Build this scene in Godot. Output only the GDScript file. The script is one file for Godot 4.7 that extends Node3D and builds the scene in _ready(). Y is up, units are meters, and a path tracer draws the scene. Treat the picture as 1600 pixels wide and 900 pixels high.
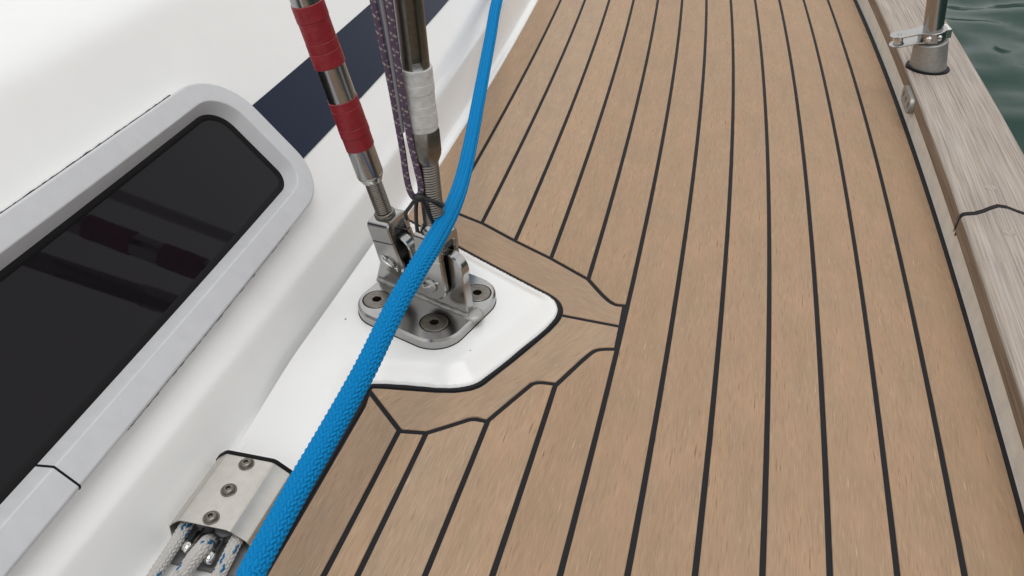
extends Node3D
# Side deck of a sailing yacht. Deck plane is y = 0, planks run along -z, metres.

const FPX := 1256.0          # focal length of the photograph in its own pixels (1600 x 900)
const PITCH := 0.65812
const YAW := 0.22897
var EYE := Vector3(0, 0.56, 0)
var fw: Vector3
var rt: Vector3
var up: Vector3
var rng := RandomNumberGenerator.new()
var M := {}
var used := {}

# ---------------------------------------------------------------- pixels to points
func ray(u: float, v: float) -> Vector3:
	return fw + rt * ((u - 800.0) / FPX) + up * ((450.0 - v) / FPX)
func at_y(u: float, v: float, y := 0.0) -> Vector3:
	var d := ray(u, v)
	return EYE + d * ((y - EYE.y) / d.y)
func proj(p: Vector3) -> Vector2:
	var q := p - EYE
	var z := q.dot(fw)
	return Vector2(800.0 + FPX * q.dot(rt) / z, 450.0 - FPX * q.dot(up) / z)
func depth(p: Vector3) -> float:
	return (p - EYE).dot(fw)
func xc(z: float) -> float:   # the sweep of the planks
	return 0.08659 - 0.06807 * z - 0.03025 * z * z
func cp(o: float, y: float, z: float) -> Vector3:
	return Vector3(xc(z) + o, y, z)
func d2(u: float, v: float) -> Vector2:
	var p := at_y(u, v)
	return Vector2(p.x, p.z)

# ---------------------------------------------------------------- scene graph
func numbered(n: String) -> String:
	if not used.has(n):
		used[n] = 0
		return n
	used[n] += 1
	return "%s_%03d" % [n, used[n]]
func thing(called: String, label: String, category: String, at := Vector3.ZERO, group := "", kind := "") -> Node3D:
	var o := Node3D.new()
	o.name = numbered(called)
	add_child(o)
	o.position = at
	o.set_meta("label", label)
	if category != "":
		o.set_meta("category", category)
	if group != "":
		o.set_meta("group", group)
	if kind != "":
		o.set_meta("kind", kind)
	return o
func part(parent: Node3D, called: String, mesh: Mesh, m: Material) -> MeshInstance3D:
	var o := MeshInstance3D.new()
	o.name = called
	o.mesh = mesh
	o.material_override = m
	parent.add_child(o, true)
	if parent.get_parent() == self:
		o.position = -parent.position
	return o

# ---------------------------------------------------------------- mesh helpers
func new_st() -> SurfaceTool:
	var st := SurfaceTool.new()
	st.begin(Mesh.PRIMITIVE_TRIANGLES)
	return st
func tri(st: SurfaceTool, a: Vector3, b: Vector3, c: Vector3, na: Vector3, nb: Vector3, nc: Vector3, ua := Vector2.ZERO, ub := Vector2.ZERO, uc := Vector2.ZERO) -> void:
	var g := (b - a).cross(c - a)
	if g.length_squared() < 1e-20:
		return
	st.set_normal(na); st.set_uv(ua); st.add_vertex(a)
	if g.dot(na + nb + nc) > 0:
		st.set_normal(nc); st.set_uv(uc); st.add_vertex(c)
		st.set_normal(nb); st.set_uv(ub); st.add_vertex(b)
	else:
		st.set_normal(nb); st.set_uv(ub); st.add_vertex(b)
		st.set_normal(nc); st.set_uv(uc); st.add_vertex(c)
func inset(poly: PackedVector2Array, by: float) -> PackedVector2Array:
	var out := PackedVector2Array()
	var n := poly.size()
	var area := 0.0
	for i in n:
		area += poly[i].cross(poly[(i + 1) % n])
	var sgn := 1.0 if area > 0 else -1.0
	for i in n:
		var a := (poly[i] - poly[(i + n - 1) % n]).normalized()
		var b := (poly[(i + 1) % n] - poly[i]).normalized()
		var na := Vector2(-a.y, a.x) * sgn
		var nb := Vector2(-b.y, b.x) * sgn
		var m := (na + nb).normalized()
		var k: float = by / max(0.4, m.dot(na))
		out.append(poly[i] + m * k)
	return out
# polygon (x, y in the basis) extruded along the basis z from h0 to h1, both rims bevelled
func solid(st: SurfaceTool, poly: PackedVector2Array, xf: Transform3D, h0: float, h1: float, bev := 0.0, bev0 := 0.0, uvf = null, holes: Array = []) -> void:
	var n := poly.size()
	var tris := Geometry2D.triangulate_polygon(poly)
	var area := 0.0
	for i in n:
		area += poly[i].cross(poly[(i + 1) % n])
	var sgn := 1.0 if area > 0 else -1.0
	var enrm := []
	for i in n:
		var e := (poly[(i + 1) % n] - poly[i]).normalized()
		enrm.append(Vector2(e.y, -e.x) * sgn)
	var top := inset(poly, bev) if bev > 0 else poly
	var bot := inset(poly, bev0) if bev0 > 0 else poly
	var zup := xf.basis.z.normalized()
	var uv := func(p: Vector2, h: float) -> Vector2:
		return uvf.call(p) if uvf != null else Vector2(p.x, p.y + h)
	if uvf != null:   # cut the face into short slabs so that the grain can follow a curved plank
		var lo_y := 1e9
		var hi_y := -1e9
		for p in top:
			lo_y = min(lo_y, p.y)
			hi_y = max(hi_y, p.y)
		var ns := int((hi_y - lo_y) / 0.10) + 1
		for k in ns:
			var ya := lerpf(lo_y, hi_y, float(k) / ns)
			var yb := lerpf(lo_y, hi_y, float(k + 1) / ns)
			for pc in Geometry2D.intersect_polygons(top, PackedVector2Array([Vector2(-9, ya), Vector2(9, ya), Vector2(9, yb), Vector2(-9, yb)])):
				var tt := Geometry2D.triangulate_polygon(pc)
				for i in range(0, tt.size(), 3):
					var a: Vector2 = pc[tt[i]]
					var b: Vector2 = pc[tt[i + 1]]
					var c: Vector2 = pc[tt[i + 2]]
					tri(st, xf * Vector3(a.x, a.y, h1), xf * Vector3(b.x, b.y, h1), xf * Vector3(c.x, c.y, h1), zup, zup, zup, uvf.call(a), uvf.call(b), uvf.call(c))
		tris = PackedInt32Array()
	if holes.size() > 0:   # round holes [x, y, r]: slabs that meet on the rows of holes
		var cuts := [-9.0, 9.0]
		for q in holes:
			cuts.append(q[1])
		cuts.sort()
		for k in cuts.size() - 1:
			if cuts[k + 1] - cuts[k] < 1e-5:
				continue
			var pcs := Geometry2D.intersect_polygons(top, PackedVector2Array([Vector2(-9, cuts[k]), Vector2(9, cuts[k]), Vector2(9, cuts[k + 1]), Vector2(-9, cuts[k + 1])]))
			for q in holes:
				var nxt := []
				for pc in pcs:
					nxt.append_array(Geometry2D.clip_polygons(pc, circle2(Vector2(q[0], q[1]), q[2], 0, TAU * 35.0 / 36.0, 35)))
				pcs.assign(nxt)
			for pc in pcs:
				var tt := Geometry2D.triangulate_polygon(pc)
				for i in range(0, tt.size(), 3):
					var a: Vector2 = pc[tt[i]]
					var b: Vector2 = pc[tt[i + 1]]
					var c: Vector2 = pc[tt[i + 2]]
					tri(st, xf * Vector3(a.x, a.y, h1), xf * Vector3(b.x, b.y, h1), xf * Vector3(c.x, c.y, h1), zup, zup, zup, a, b, c)
		tris = PackedInt32Array()
	for k in range(0, tris.size(), 3):
		var q := [tris[k], tris[k + 1], tris[k + 2]]
		tri(st, xf * Vector3(top[q[0]].x, top[q[0]].y, h1), xf * Vector3(top[q[1]].x, top[q[1]].y, h1), xf * Vector3(top[q[2]].x, top[q[2]].y, h1), zup, zup, zup, uv.call(top[q[0]], 0), uv.call(top[q[1]], 0), uv.call(top[q[2]], 0))
		tri(st, xf * Vector3(bot[q[0]].x, bot[q[0]].y, h0), xf * Vector3(bot[q[1]].x, bot[q[1]].y, h0), xf * Vector3(bot[q[2]].x, bot[q[2]].y, h0), -zup, -zup, -zup, uv.call(bot[q[0]], 0), uv.call(bot[q[1]], 0), uv.call(bot[q[2]], 0))
	var rings := []
	if bev0 > 0:
		rings.append([bot, h0, poly, h0 + bev0, -1.0])
	rings.append([poly, h0 + bev0, poly, h1 - bev, 0.0])
	if bev > 0:
		rings.append([poly, h1 - bev, top, h1, 1.0])
	for i in n:
		var j := (i + 1) % n
		var e: Vector2 = enrm[i]
		var ni := e
		var nj := e
		if e.dot(enrm[(i + n - 1) % n]) > 0.7:
			ni = (e + enrm[(i + n - 1) % n]).normalized()
		if e.dot(enrm[j]) > 0.7:
			nj = (e + enrm[j]).normalized()
		for r in rings:
			var tilt: float = r[4]
			var n3i := (xf.basis.x * ni.x + xf.basis.y * ni.y + zup * tilt).normalized()
			var n3j := (xf.basis.x * nj.x + xf.basis.y * nj.y + zup * tilt).normalized()
			var lo: PackedVector2Array = r[0]
			var hi: PackedVector2Array = r[2]
			var a := xf * Vector3(lo[i].x, lo[i].y, r[1])
			var b := xf * Vector3(lo[j].x, lo[j].y, r[1])
			var c := xf * Vector3(hi[j].x, hi[j].y, r[3])
			var d := xf * Vector3(hi[i].x, hi[i].y, r[3])
			tri(st, a, b, c, n3i, n3j, n3j, uv.call(lo[i], 0), uv.call(lo[j], 0), uv.call(hi[j], 0.004))
			tri(st, a, c, d, n3i, n3j, n3i, uv.call(lo[i], 0), uv.call(hi[j], 0.004), uv.call(hi[i], 0.004))
# rows of points joined to one smooth sheet (area-weighted normals keep flats flat)
func grid(rows: Array, wrap := false, uvs: Array = [], cols: Array = []) -> ArrayMesh:
	var nv := rows.size()
	var nu: int = rows[0].size()
	var P := PackedVector3Array()
	for r in rows:
		P.append_array(r)
	var N := PackedVector3Array()
	N.resize(P.size())
	var idx := PackedInt32Array()
	var span := nu if wrap else nu - 1
	for j in nv - 1:
		for i in span:
			var i2 := (i + 1) % nu
			var a := j * nu + i
			var b := j * nu + i2
			var c := (j + 1) * nu + i2
			var d := (j + 1) * nu + i
			var fn := (P[c] - P[a]).cross(P[d] - P[b])
			N[a] += fn; N[b] += fn; N[c] += fn; N[d] += fn
			idx.append(a); idx.append(c); idx.append(b)
			idx.append(a); idx.append(d); idx.append(c)
	for k in N.size():
		N[k] = N[k].normalized() if N[k].length_squared() > 1e-30 else Vector3.UP
	var arr := []
	arr.resize(Mesh.ARRAY_MAX)
	arr[Mesh.ARRAY_VERTEX] = P
	arr[Mesh.ARRAY_NORMAL] = N
	var U := PackedVector2Array()
	if uvs.size() > 0:
		for r in uvs:
			U.append_array(r)
	else:
		for j in nv:
			for i in nu:
				U.append(Vector2(P[j * nu + i].x, P[j * nu + i].z))
	arr[Mesh.ARRAY_TEX_UV] = U
	if cols.size() > 0:
		var Cc := PackedColorArray()
		for r in cols:
			Cc.append_array(r)
		arr[Mesh.ARRAY_COLOR] = Cc
	arr[Mesh.ARRAY_INDEX] = idx
	var m := ArrayMesh.new()
	m.add_surface_from_arrays(Mesh.PRIMITIVE_TRIANGLES, arr)
	return m
func perp(d: Vector3) -> Vector3:
	var a := Vector3.UP if abs(d.y) < 0.9 else Vector3.RIGHT
	return (a - d * a.dot(d)).normalized()
# prof: [along, radius]
func lathe(p0: Vector3, dir: Vector3, prof: Array, seg := 28, radf = null) -> ArrayMesh:
	var d := dir.normalized()
	var ex := perp(d)
	var ey := d.cross(ex)
	var rows := []
	var uvs := []
	for q in prof:
		var row := PackedVector3Array()
		var uvr := PackedVector2Array()
		for i in seg:
			var a := TAU * i / seg
			var r: float = q[1]
			if radf != null:
				r = radf.call(a, q)
			row.append(p0 + d * q[0] + (ex * cos(a) + ey * sin(a)) * r)
			uvr.append(Vector2(a / TAU * 0.1, q[0]))
		rows.append(row)
		uvs.append(uvr)
	return grid(rows, true, uvs)
func cr(pts: Array, step: float) -> PackedVector3Array:   # Catmull-Rom through the points
	var out := PackedVector3Array()
	for i in pts.size() - 1:
		var p0: Vector3 = pts[max(i - 1, 0)]
		var p1: Vector3 = pts[i]
		var p2: Vector3 = pts[i + 1]
		var p3: Vector3 = pts[min(i + 2, pts.size() - 1)]
		var n: int = max(2, int(p1.distance_to(p2) / step))
		for k in n:
			out.append(p1.cubic_interpolate(p2, p0, p3, float(k) / n))
	out.append(pts[-1])
	return out
# tube with a shape function: shape.call(theta, s) -> [extra radius, colour]
func tube(path: PackedVector3Array, rad: Callable, seg: int, shape = null, coloured := false) -> ArrayMesh:
	var rows := []
	var cols := []
	var uvs := []
	var s := 0.0
	var t := (path[1] - path[0]).normalized()
	var ex := perp(t)
	for i in path.size():
		var t2 := (path[min(i + 1, path.size() - 1)] - path[max(i - 1, 0)]).normalized()
		ex = (ex - t2 * ex.dot(t2)).normalized()
		var ey := t2.cross(ex)
		if i > 0:
			s += path[i].distance_to(path[i - 1])
		var row := PackedVector3Array()
		var crow := PackedColorArray()
		var uvr := PackedVector2Array()
		var r0: float = rad.call(float(i) / (path.size() - 1), s)
		for k in seg:
			var a := TAU * k / seg
			var r := r0
			if shape != null:
				var q: Array = shape.call(a, s)
				r += q[0]
				crow.append(q[1])
			row.append(path[i] + (ex * cos(a) + ey * sin(a)) * r)
			uvr.append(Vector2(a * r0, s))
		rows.append(row)
		cols.append(crow)
		uvs.append(uvr)
	return grid(rows, true, uvs, cols if coloured else [])
# height of a two-over-two braid: strands wind both ways, each pick a rounded ridge
func braid(a: float, s: float, n: int, p: float) -> Array:
	var fa := n * a / TAU + s / p
	var fb := n * a / TAU - s / p
	var ia := int(floor(fa))
	var ib := int(floor(fb))
	var ph := posmod(ia + ib, 4)
	var xa := fa - ia
	var xb := fb - ib
	var across: float
	var along: float
	var sdir := ph < 2
	if sdir:
		across = xa
		along = (xb + ph) * 0.5 if ph < 2 else xb
		along = ((fa + fb) - floor((fa + fb) / 4.0) * 4.0)
		along = clamp((xb + float(ph)) / 2.0, 0.0, 1.0)
	else:
		across = xb
		along = clamp((xa + float(ph - 2)) / 2.0, 0.0, 1.0)
	var h := pow(max(0.0, sin(PI * across)), 0.5) * (0.35 + 0.65 * pow(max(0.0, sin(PI * along)), 0.5))
	return [h, sdir, ia, ib]
func circle2(c: Vector2, r: float, a0: float, a1: float, n: int) -> PackedVector2Array:
	var out := PackedVector2Array()
	for i in n + 1:
		var a := lerpf(a0, a1, float(i) / n)
		out.append(c + Vector2(cos(a), sin(a)) * r)
	return out
func round_rect(w0: float, w1: float, h0: float, h1: float, r: float, n := 8) -> PackedVector2Array:
	var o := PackedVector2Array()
	o.append_array(circle2(Vector2(w1 - r, h1 - r), r, 0, PI / 2, n))
	o.append_array(circle2(Vector2(w0 + r, h1 - r), r, PI / 2, PI, n))
	o.append_array(circle2(Vector2(w0 + r, h0 + r), r, PI, PI * 1.5, n))
	o.append_array(circle2(Vector2(w1 - r, h0 + r), r, PI * 1.5, TAU, n))
	return o
func frame3(o: Vector3, x: Vector3, y: Vector3, z: Vector3) -> Transform3D:
	return Transform3D(Basis(x, y, z), o)
# screw head with a real hexagon socket; dome 0 = flat countersunk
func screw_mesh(c: Vector3, axis: Vector3, R: float, dome: float, hexr: float, deep: float) -> ArrayMesh:
	var prof := [[-0.009, R, 0], [-0.0006, R, 0], [0.0, R - 0.0002, 0]] if dome == 0 else [[-0.002, R, 0], [0.0, R, 0]]
	if dome > 0:
		for i in range(1, 6):
			var q := i / 6.0
			prof.append([dome * sin(q * PI / 2), lerpf(R, hexr * 1.25, 1.0 - cos(q * PI / 2)), 0])
	else:
		prof.append([0.0006, R - 0.0008, 0])
	var tz: float = dome if dome > 0 else 0.0006
	prof.append([tz, hexr * 1.08, 1])
	prof.append([tz - 0.0004, hexr, 1])
	prof.append([tz - deep, hexr * 0.96, 1])
	prof.append([tz - deep, 0.0, 0])
	var rf := func(a: float, q: Array) -> float:
		if q[2] == 1:
			return q[1] * cos(PI / 6) / cos(fposmod(a, PI / 3) - PI / 6)
		return q[1]
	return lathe(c, axis, prof, 36, rf)

# ---------------------------------------------------------------- materials and textures
func mat(lin: Color, rough: float, metal := 0.0, spec := 0.5) -> StandardMaterial3D:
	var m := StandardMaterial3D.new()
	m.albedo_color = lin.linear_to_srgb()
	m.roughness = rough
	m.metallic = metal
	m.metallic_specular = spec
	m.cull_mode = BaseMaterial3D.CULL_DISABLED
	return m
func noise_bytes(w: int, h: int, seed_: int, freq: float, squeeze: int, oct := 3) -> PackedByteArray:
	var n := FastNoiseLite.new()
	n.seed = seed_
	n.noise_type = FastNoiseLite.TYPE_SIMPLEX_SMOOTH
	n.frequency = freq
	n.fractal_octaves = oct
	var im := n.get_seamless_image(w, max(8, h / squeeze))
	im.convert(Image.FORMAT_L8)
	if squeeze > 1:
		im.resize(w, h, Image.INTERPOLATE_CUBIC)
	return im.get_data()
func tex(im: Image) -> ImageTexture:
	im.generate_mipmaps()
	return ImageTexture.create_from_image(im)
func nrm_tex(b: PackedByteArray, w: int, h: int, k: float) -> ImageTexture:
	var im := Image.create_from_data(w, h, false, Image.FORMAT_L8, b)
	im.convert(Image.FORMAT_RGBA8)
	im.bump_map_to_normal_map(k)
	return tex(im)
func sr(x: float) -> float:
	return pow(clamp(x, 0, 1), 1.0 / 2.2)
func teak_textures() -> Array:
	var w := 1024
	var h := 1024
	var fine := noise_bytes(w, h, 11, 0.25, 18, 2)
	var med := noise_bytes(w, h, 12, 0.03, 12, 3)
	var big := noise_bytes(w, h, 13, 0.006, 2, 3)
	var pore := noise_bytes(w, h, 14, 0.12, 14, 2)
	var pale := noise_bytes(w, h, 15, 0.12, 12, 2)
	var out := PackedByteArray()
	out.resize(w * h * 3)
	var bump := PackedByteArray()
	bump.resize(w * h)
	for i in w * h:
		var f := fine[i] / 255.0 - 0.5
		var m := med[i] / 255.0 - 0.5
		var b := big[i] / 255.0 - 0.5
		var k := 1.0 + 0.34 * f + 0.13 * m + 0.11 * b
		var dark: float = clamp((pore[i] / 255.0 - 0.73) * 6.0, 0.0, 1.0)
		var lite: float = clamp((pale[i] / 255.0 - 0.74) * 6.0, 0.0, 1.0)
		k *= 1.0 - (0.16 + 0.5 * clamp(b * 2.0 + 0.1, 0.0, 1.0)) * dark
		k *= 1.0 + (0.12 + 0.5 * clamp(0.1 - b * 2.0, 0.0, 1.0)) * lite
		var g := 0.06 * b - 0.05 * m
		out[i * 3] = int(255 * sr(0.410 * k * (1.0 + g)))
		out[i * 3 + 1] = int(255 * sr(0.289 * k))
		out[i * 3 + 2] = int(255 * sr(0.195 * k * (1.0 - g * 0.5)))
		bump[i] = int(clamp(128 + 90 * f - 70 * dark, 0, 255))
	return [tex(Image.create_from_data(w, h, false, Image.FORMAT_RGB8, out)), nrm_tex(bump, w, h, 3.0)]
func grey_teak_textures() -> Array:
	var w := 512
	var h := 1024
	var line := noise_bytes(w, h, 21, 0.06, 24, 4)
	var fine := noise_bytes(w, h, 22, 0.30, 32, 2)
	var big := noise_bytes(w, h, 23, 0.012, 3, 3)
	var crack := noise_bytes(w, h, 24, 0.16, 48, 2)
	var out := PackedByteArray()
	out.resize(w * h * 3)
	var bump := PackedByteArray()
	bump.resize(w * h)
	for i in w * h:
		var l := line[i] / 255.0 - 0.5
		var f := fine[i] / 255.0 - 0.5
		var b := big[i] / 255.0 - 0.5
		var c: float = clamp((crack[i] / 255.0 - 0.72) * 5.0, 0.0, 1.0)
		var k: float = (1.0 + 0.42 * l + 0.48 * f + 0.26 * b) * (1.0 - 0.5 * c)
		out[i * 3] = int(255 * sr(0.405 * k))
		out[i * 3 + 1] = int(255 * sr(0.352 * k * (1.0 + 0.12 * l)))
		out[i * 3 + 2] = int(255 * sr(0.310 * k * (1.0 + 0.25 * l)))
		bump[i] = int(clamp(128 + 120 * l + 70 * f - 60 * c, 0, 255))
	return [tex(Image.create_from_data(w, h, false, Image.FORMAT_RGB8, out)), nrm_tex(bump, w, h, 4.0)]
func grime_tex(seed_: int, lo: float, hi: float, freq: float) -> ImageTexture:   # grey variation for roughness or tint
	var w := 512
	var a := noise_bytes(w, w, seed_, freq, 1, 4)
	var b := noise_bytes(w, w, seed_ + 1, freq * 7, 1, 2)
	var out := PackedByteArray()
	out.resize(w * w * 3)
	for i in w * w:
		var k: float = lerpf(lo, hi, clamp(0.65 * a[i] / 255.0 + 0.35 * b[i] / 255.0, 0, 1))
		var c := int(255 * k)
		out[i * 3] = c; out[i * 3 + 1] = c; out[i * 3 + 2] = c
	return tex(Image.create_from_data(w, w, false, Image.FORMAT_RGB8, out))
func tri_planar(m: StandardMaterial3D, s: float) -> void:
	m.uv1_triplanar = true
	m.uv1_world_triplanar = true
	m.uv1_scale = Vector3(s, s, s)
func make_materials() -> void:
	var t := teak_textures()
	for i in 5:
		var m := mat(Color(1, 1, 1), 0.62, 0, 0.35)
		m.albedo_color = [Color(1, 1, 1), Color(0.955, 0.95, 0.945), Color(1, 0.985, 0.965), Color(0.975, 0.975, 0.975), Color(0.96, 0.94, 0.915)][i]
		m.albedo_texture = t[0]
		m.normal_enabled = true
		m.normal_texture = t[1]
		m.normal_scale = 0.35
		m.uv1_scale = Vector3(1.0 / 0.26, 1.0 / 0.34, 1)
		M["teak%d" % i] = m
	var g := grey_teak_textures()
	var gt := mat(Color(1, 1, 1), 0.8, 0, 0.25)
	gt.albedo_texture = g[0]
	gt.normal_enabled = true
	gt.normal_texture = g[1]
	gt.normal_scale = 1.3
	gt.uv1_scale = Vector3(1.0 / 0.10, 1.0 / 0.80, 1)
	M.grey_teak = gt
	M.brown_teak = gt.duplicate()
	M.brown_teak.albedo_color = Color(0.80, 0.74, 0.68)
	M.caulk = mat(Color(0.022, 0.022, 0.025), 0.6, 0, 0.2)
	M.gel = mat(Color(0.85, 0.85, 0.845), 0.22, 0, 0.5)
	M.gel.albedo_texture = grime_tex(31, 0.975, 1.0, 0.003)
	M.gel.roughness_texture = grime_tex(33, 0.88, 1.0, 0.003)
	tri_planar(M.gel, 2.2)
	M.cream = mat(Color(0.80, 0.755, 0.68), 0.45)
	M.cream.albedo_texture = grime_tex(35, 0.86, 1.0, 0.02)
	tri_planar(M.cream, 3.0)
	M.navy = mat(Color(0.010, 0.017, 0.040), 0.12, 0, 0.25)
	M.frame = mat(Color(0.63, 0.64, 0.665), 0.38, 0.0, 0.5)
	M.frame.albedo_texture = grime_tex(37, 0.93, 1.0, 0.03)
	tri_planar(M.frame, 4.0)
	M.glass = mat(Color(0.0085, 0.007, 0.0095), 0.03, 0, 0.29)
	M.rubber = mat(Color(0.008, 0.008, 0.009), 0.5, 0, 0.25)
	M.sealant = mat(Color(0.03, 0.03, 0.03), 0.7)
	M.steel = mat(Color(0.46, 0.455, 0.445), 0.23, 1.0)
	M.steel.roughness_texture = grime_tex(41, 0.75, 1.0, 0.012)
	M.steel.albedo_texture = grime_tex(43, 0.92, 1.0, 0.01)
	tri_planar(M.steel, 7.0)
	M.dull_steel = mat(Color(0.30, 0.275, 0.24), 0.36, 1.0)
	M.dull_steel.albedo_texture = grime_tex(45, 0.75, 1.0, 0.03)
	tri_planar(M.dull_steel, 9.0)
	M.bright_steel = mat(Color(0.72, 0.71, 0.70), 0.18, 1.0)
	M.cover_steel = mat(Color(0.72, 0.69, 0.64), 0.36, 1.0)
	M.cover_steel.albedo_texture = grime_tex(47, 0.90, 1.0, 0.02)
	tri_planar(M.cover_steel, 8.0)
	M.matt_alloy = mat(Color(0.50, 0.49, 0.47), 0.5, 0.75)
	M.matt_alloy.albedo_texture = grime_tex(49, 0.8, 1.0, 0.03)
	tri_planar(M.matt_alloy, 8.0)
	M.red_tape = mat(Color(0.36, 0.022, 0.032), 0.42)
	M.red_tape.albedo_texture = grime_tex(51, 0.78, 1.0, 0.03)
	tri_planar(M.red_tape, 9.0)
	M.white_tape = mat(Color(0.72, 0.72, 0.71), 0.5)
	M.white_tape.albedo_texture = grime_tex(53, 0.82, 1.0, 0.03)
	tri_planar(M.white_tape, 9.0)
	var crinkle := nrm_tex(noise_bytes(512, 512, 61, 0.012, 1, 4), 512, 512, 12.0)
	for k in ["red_tape", "white_tape"]:
		M[k].normal_enabled = true
		M[k].normal_texture = crinkle
		M[k].normal_scale = 0.45
	M.blue_rope = mat(Color(0.003, 0.220, 0.52), 0.75, 0, 0.25)
	M.cord = mat(Color(1, 1, 1), 0.8, 0, 0.2)
	M.cord.albedo_color = Color(1, 1, 1)
	M.cord.vertex_color_use_as_albedo = true
	M.grey_cord = mat(Color(0.24, 0.225, 0.25), 0.8)
	M.black_cord = mat(Color(0.012, 0.012, 0.014), 0.5)
	M.water = mat(Color(0.020, 0.052, 0.042), 0.10, 0, 0.17)
	M.added_quay = mat(Color(0.09, 0.10, 0.08), 0.9)
	M.resin = mat(Color(0.16, 0.16, 0.165), 0.6)

# ---------------------------------------------------------------- camera, sky, light
func make_camera_and_light() -> void:
	fw = Vector3(-sin(YAW) * cos(PITCH), -sin(PITCH), -cos(YAW) * cos(PITCH))
	rt = Vector3(cos(YAW), 0, -sin(YAW))
	up = rt.cross(fw)
	var c := Camera3D.new()
	c.name = "camera"
	add_child(c)
	c.position = EYE
	c.basis = Basis(rt, up, -fw)
	c.fov = rad_to_deg(2.0 * atan(450.0 / FPX))
	c.near = 0.02
	c.far = 2000.0
	c.current = true
	var e := Environment.new()
	e.background_mode = Environment.BG_SKY
	var sm := ProceduralSkyMaterial.new()
	sm.sky_top_color = Color(0.985, 0.985, 0.985)
	sm.sky_horizon_color = Color(0.925, 0.93, 0.93)
	sm.sky_curve = 0.2
	sm.sun_angle_max = 0.0
	sm.ground_bottom_color = Color(0.20, 0.23, 0.23)
	sm.ground_horizon_color = Color(0.5, 0.53, 0.54)
	sm.energy_multiplier = 1.0
	var sk := Sky.new()
	sk.sky_material = sm
	e.sky = sk
	e.tonemap_mode = Environment.TONE_MAPPER_LINEAR
	e.tonemap_exposure = 1.07
	e.sdfgi_enabled = true
	e.ssao_enabled = true
	e.ssil_enabled = true
	var we := WorldEnvironment.new()
	we.name = "world_environment"
	we.environment = e
	add_child(we)
	var sun := DirectionalLight3D.new()
	sun.name = "sun"
	sun.light_energy = 0.38
	sun.light_angular_distance = 40.0
	sun.light_color = Color(1.0, 0.995, 0.985)
	sun.shadow_enabled = true
	add_child(sun)
	sun.look_at_from_position(Vector3.ZERO, Vector3(-0.12, -1.0, -0.10), Vector3.FORWARD)

# ---------------------------------------------------------------- deck
var pad_edge := PackedVector2Array()    # where white moulding meets teak, x/z
const K_LEFT := -9.12
const K_AFT := -7.42
const PITCHW := 0.05069
const EDGE_R := 4.09
func kx(k: float, z: float) -> float:
	return xc(z) + k * PITCHW
func strip(k0: float, k1: float, z0: float, z1: float) -> PackedVector2Array:
	var o := PackedVector2Array()
	var n := int(abs(z1 - z0) / 0.06) + 1
	for i in n + 1:
		var z := lerpf(z0, z1, float(i) / n)
		o.append(Vector2(kx(k0, z), z))
	for i in n + 1:
		var z := lerpf(z1, z0, float(i) / n)
		o.append(Vector2(kx(k1, z), z))
	return o
func pxs(a: Array) -> PackedVector2Array:
	var o := PackedVector2Array()
	for q in a:
		o.append(d2(q[0], q[1]))
	return o
func smooth2(pts: PackedVector2Array, it := 2) -> PackedVector2Array:   # Chaikin, ends kept
	var p := pts
	for r in it:
		var o := PackedVector2Array([p[0]])
		for i in p.size() - 1:
			o.append(p[i].lerp(p[i + 1], 0.25))
			o.append(p[i].lerp(p[i + 1], 0.75))
		o.append(p[-1])
		p = o
	return p
func centroid(p: PackedVector2Array) -> Vector2:
	var c := Vector2.ZERO
	for q in p:
		c += q
	return c / p.size()
func plank(deck: Node3D, poly: PackedVector2Array, i: int, dir: Vector2) -> void:
	for q in Geometry2D.offset_polygon(poly, -0.0025, Geometry2D.JOIN_MITER):
		if q.size() < 3:
			continue
		var st := new_st()
		var off := Vector2(rng.randf() * 5.0, rng.randf() * 5.0)
		var along := dir.normalized()
		var side := Vector2(-along.y, along.x)
		var uvf := func(p: Vector2) -> Vector2:
			var x := p.dot(side)
			if abs(along.y) > 0.99:
				x = p.x - xc(p.y)
			return Vector2(x, p.dot(along)) + off
		solid(st, q, frame3(Vector3(0, rng.randf_range(-0.0002, 0.0002), 0), Vector3.RIGHT, Vector3.BACK, Vector3.UP), -0.006, 0.0, 0.0005, 0.0, uvf)
		part(deck, "plank", st.commit(), M["teak%d" % (i % 5)])
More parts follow.
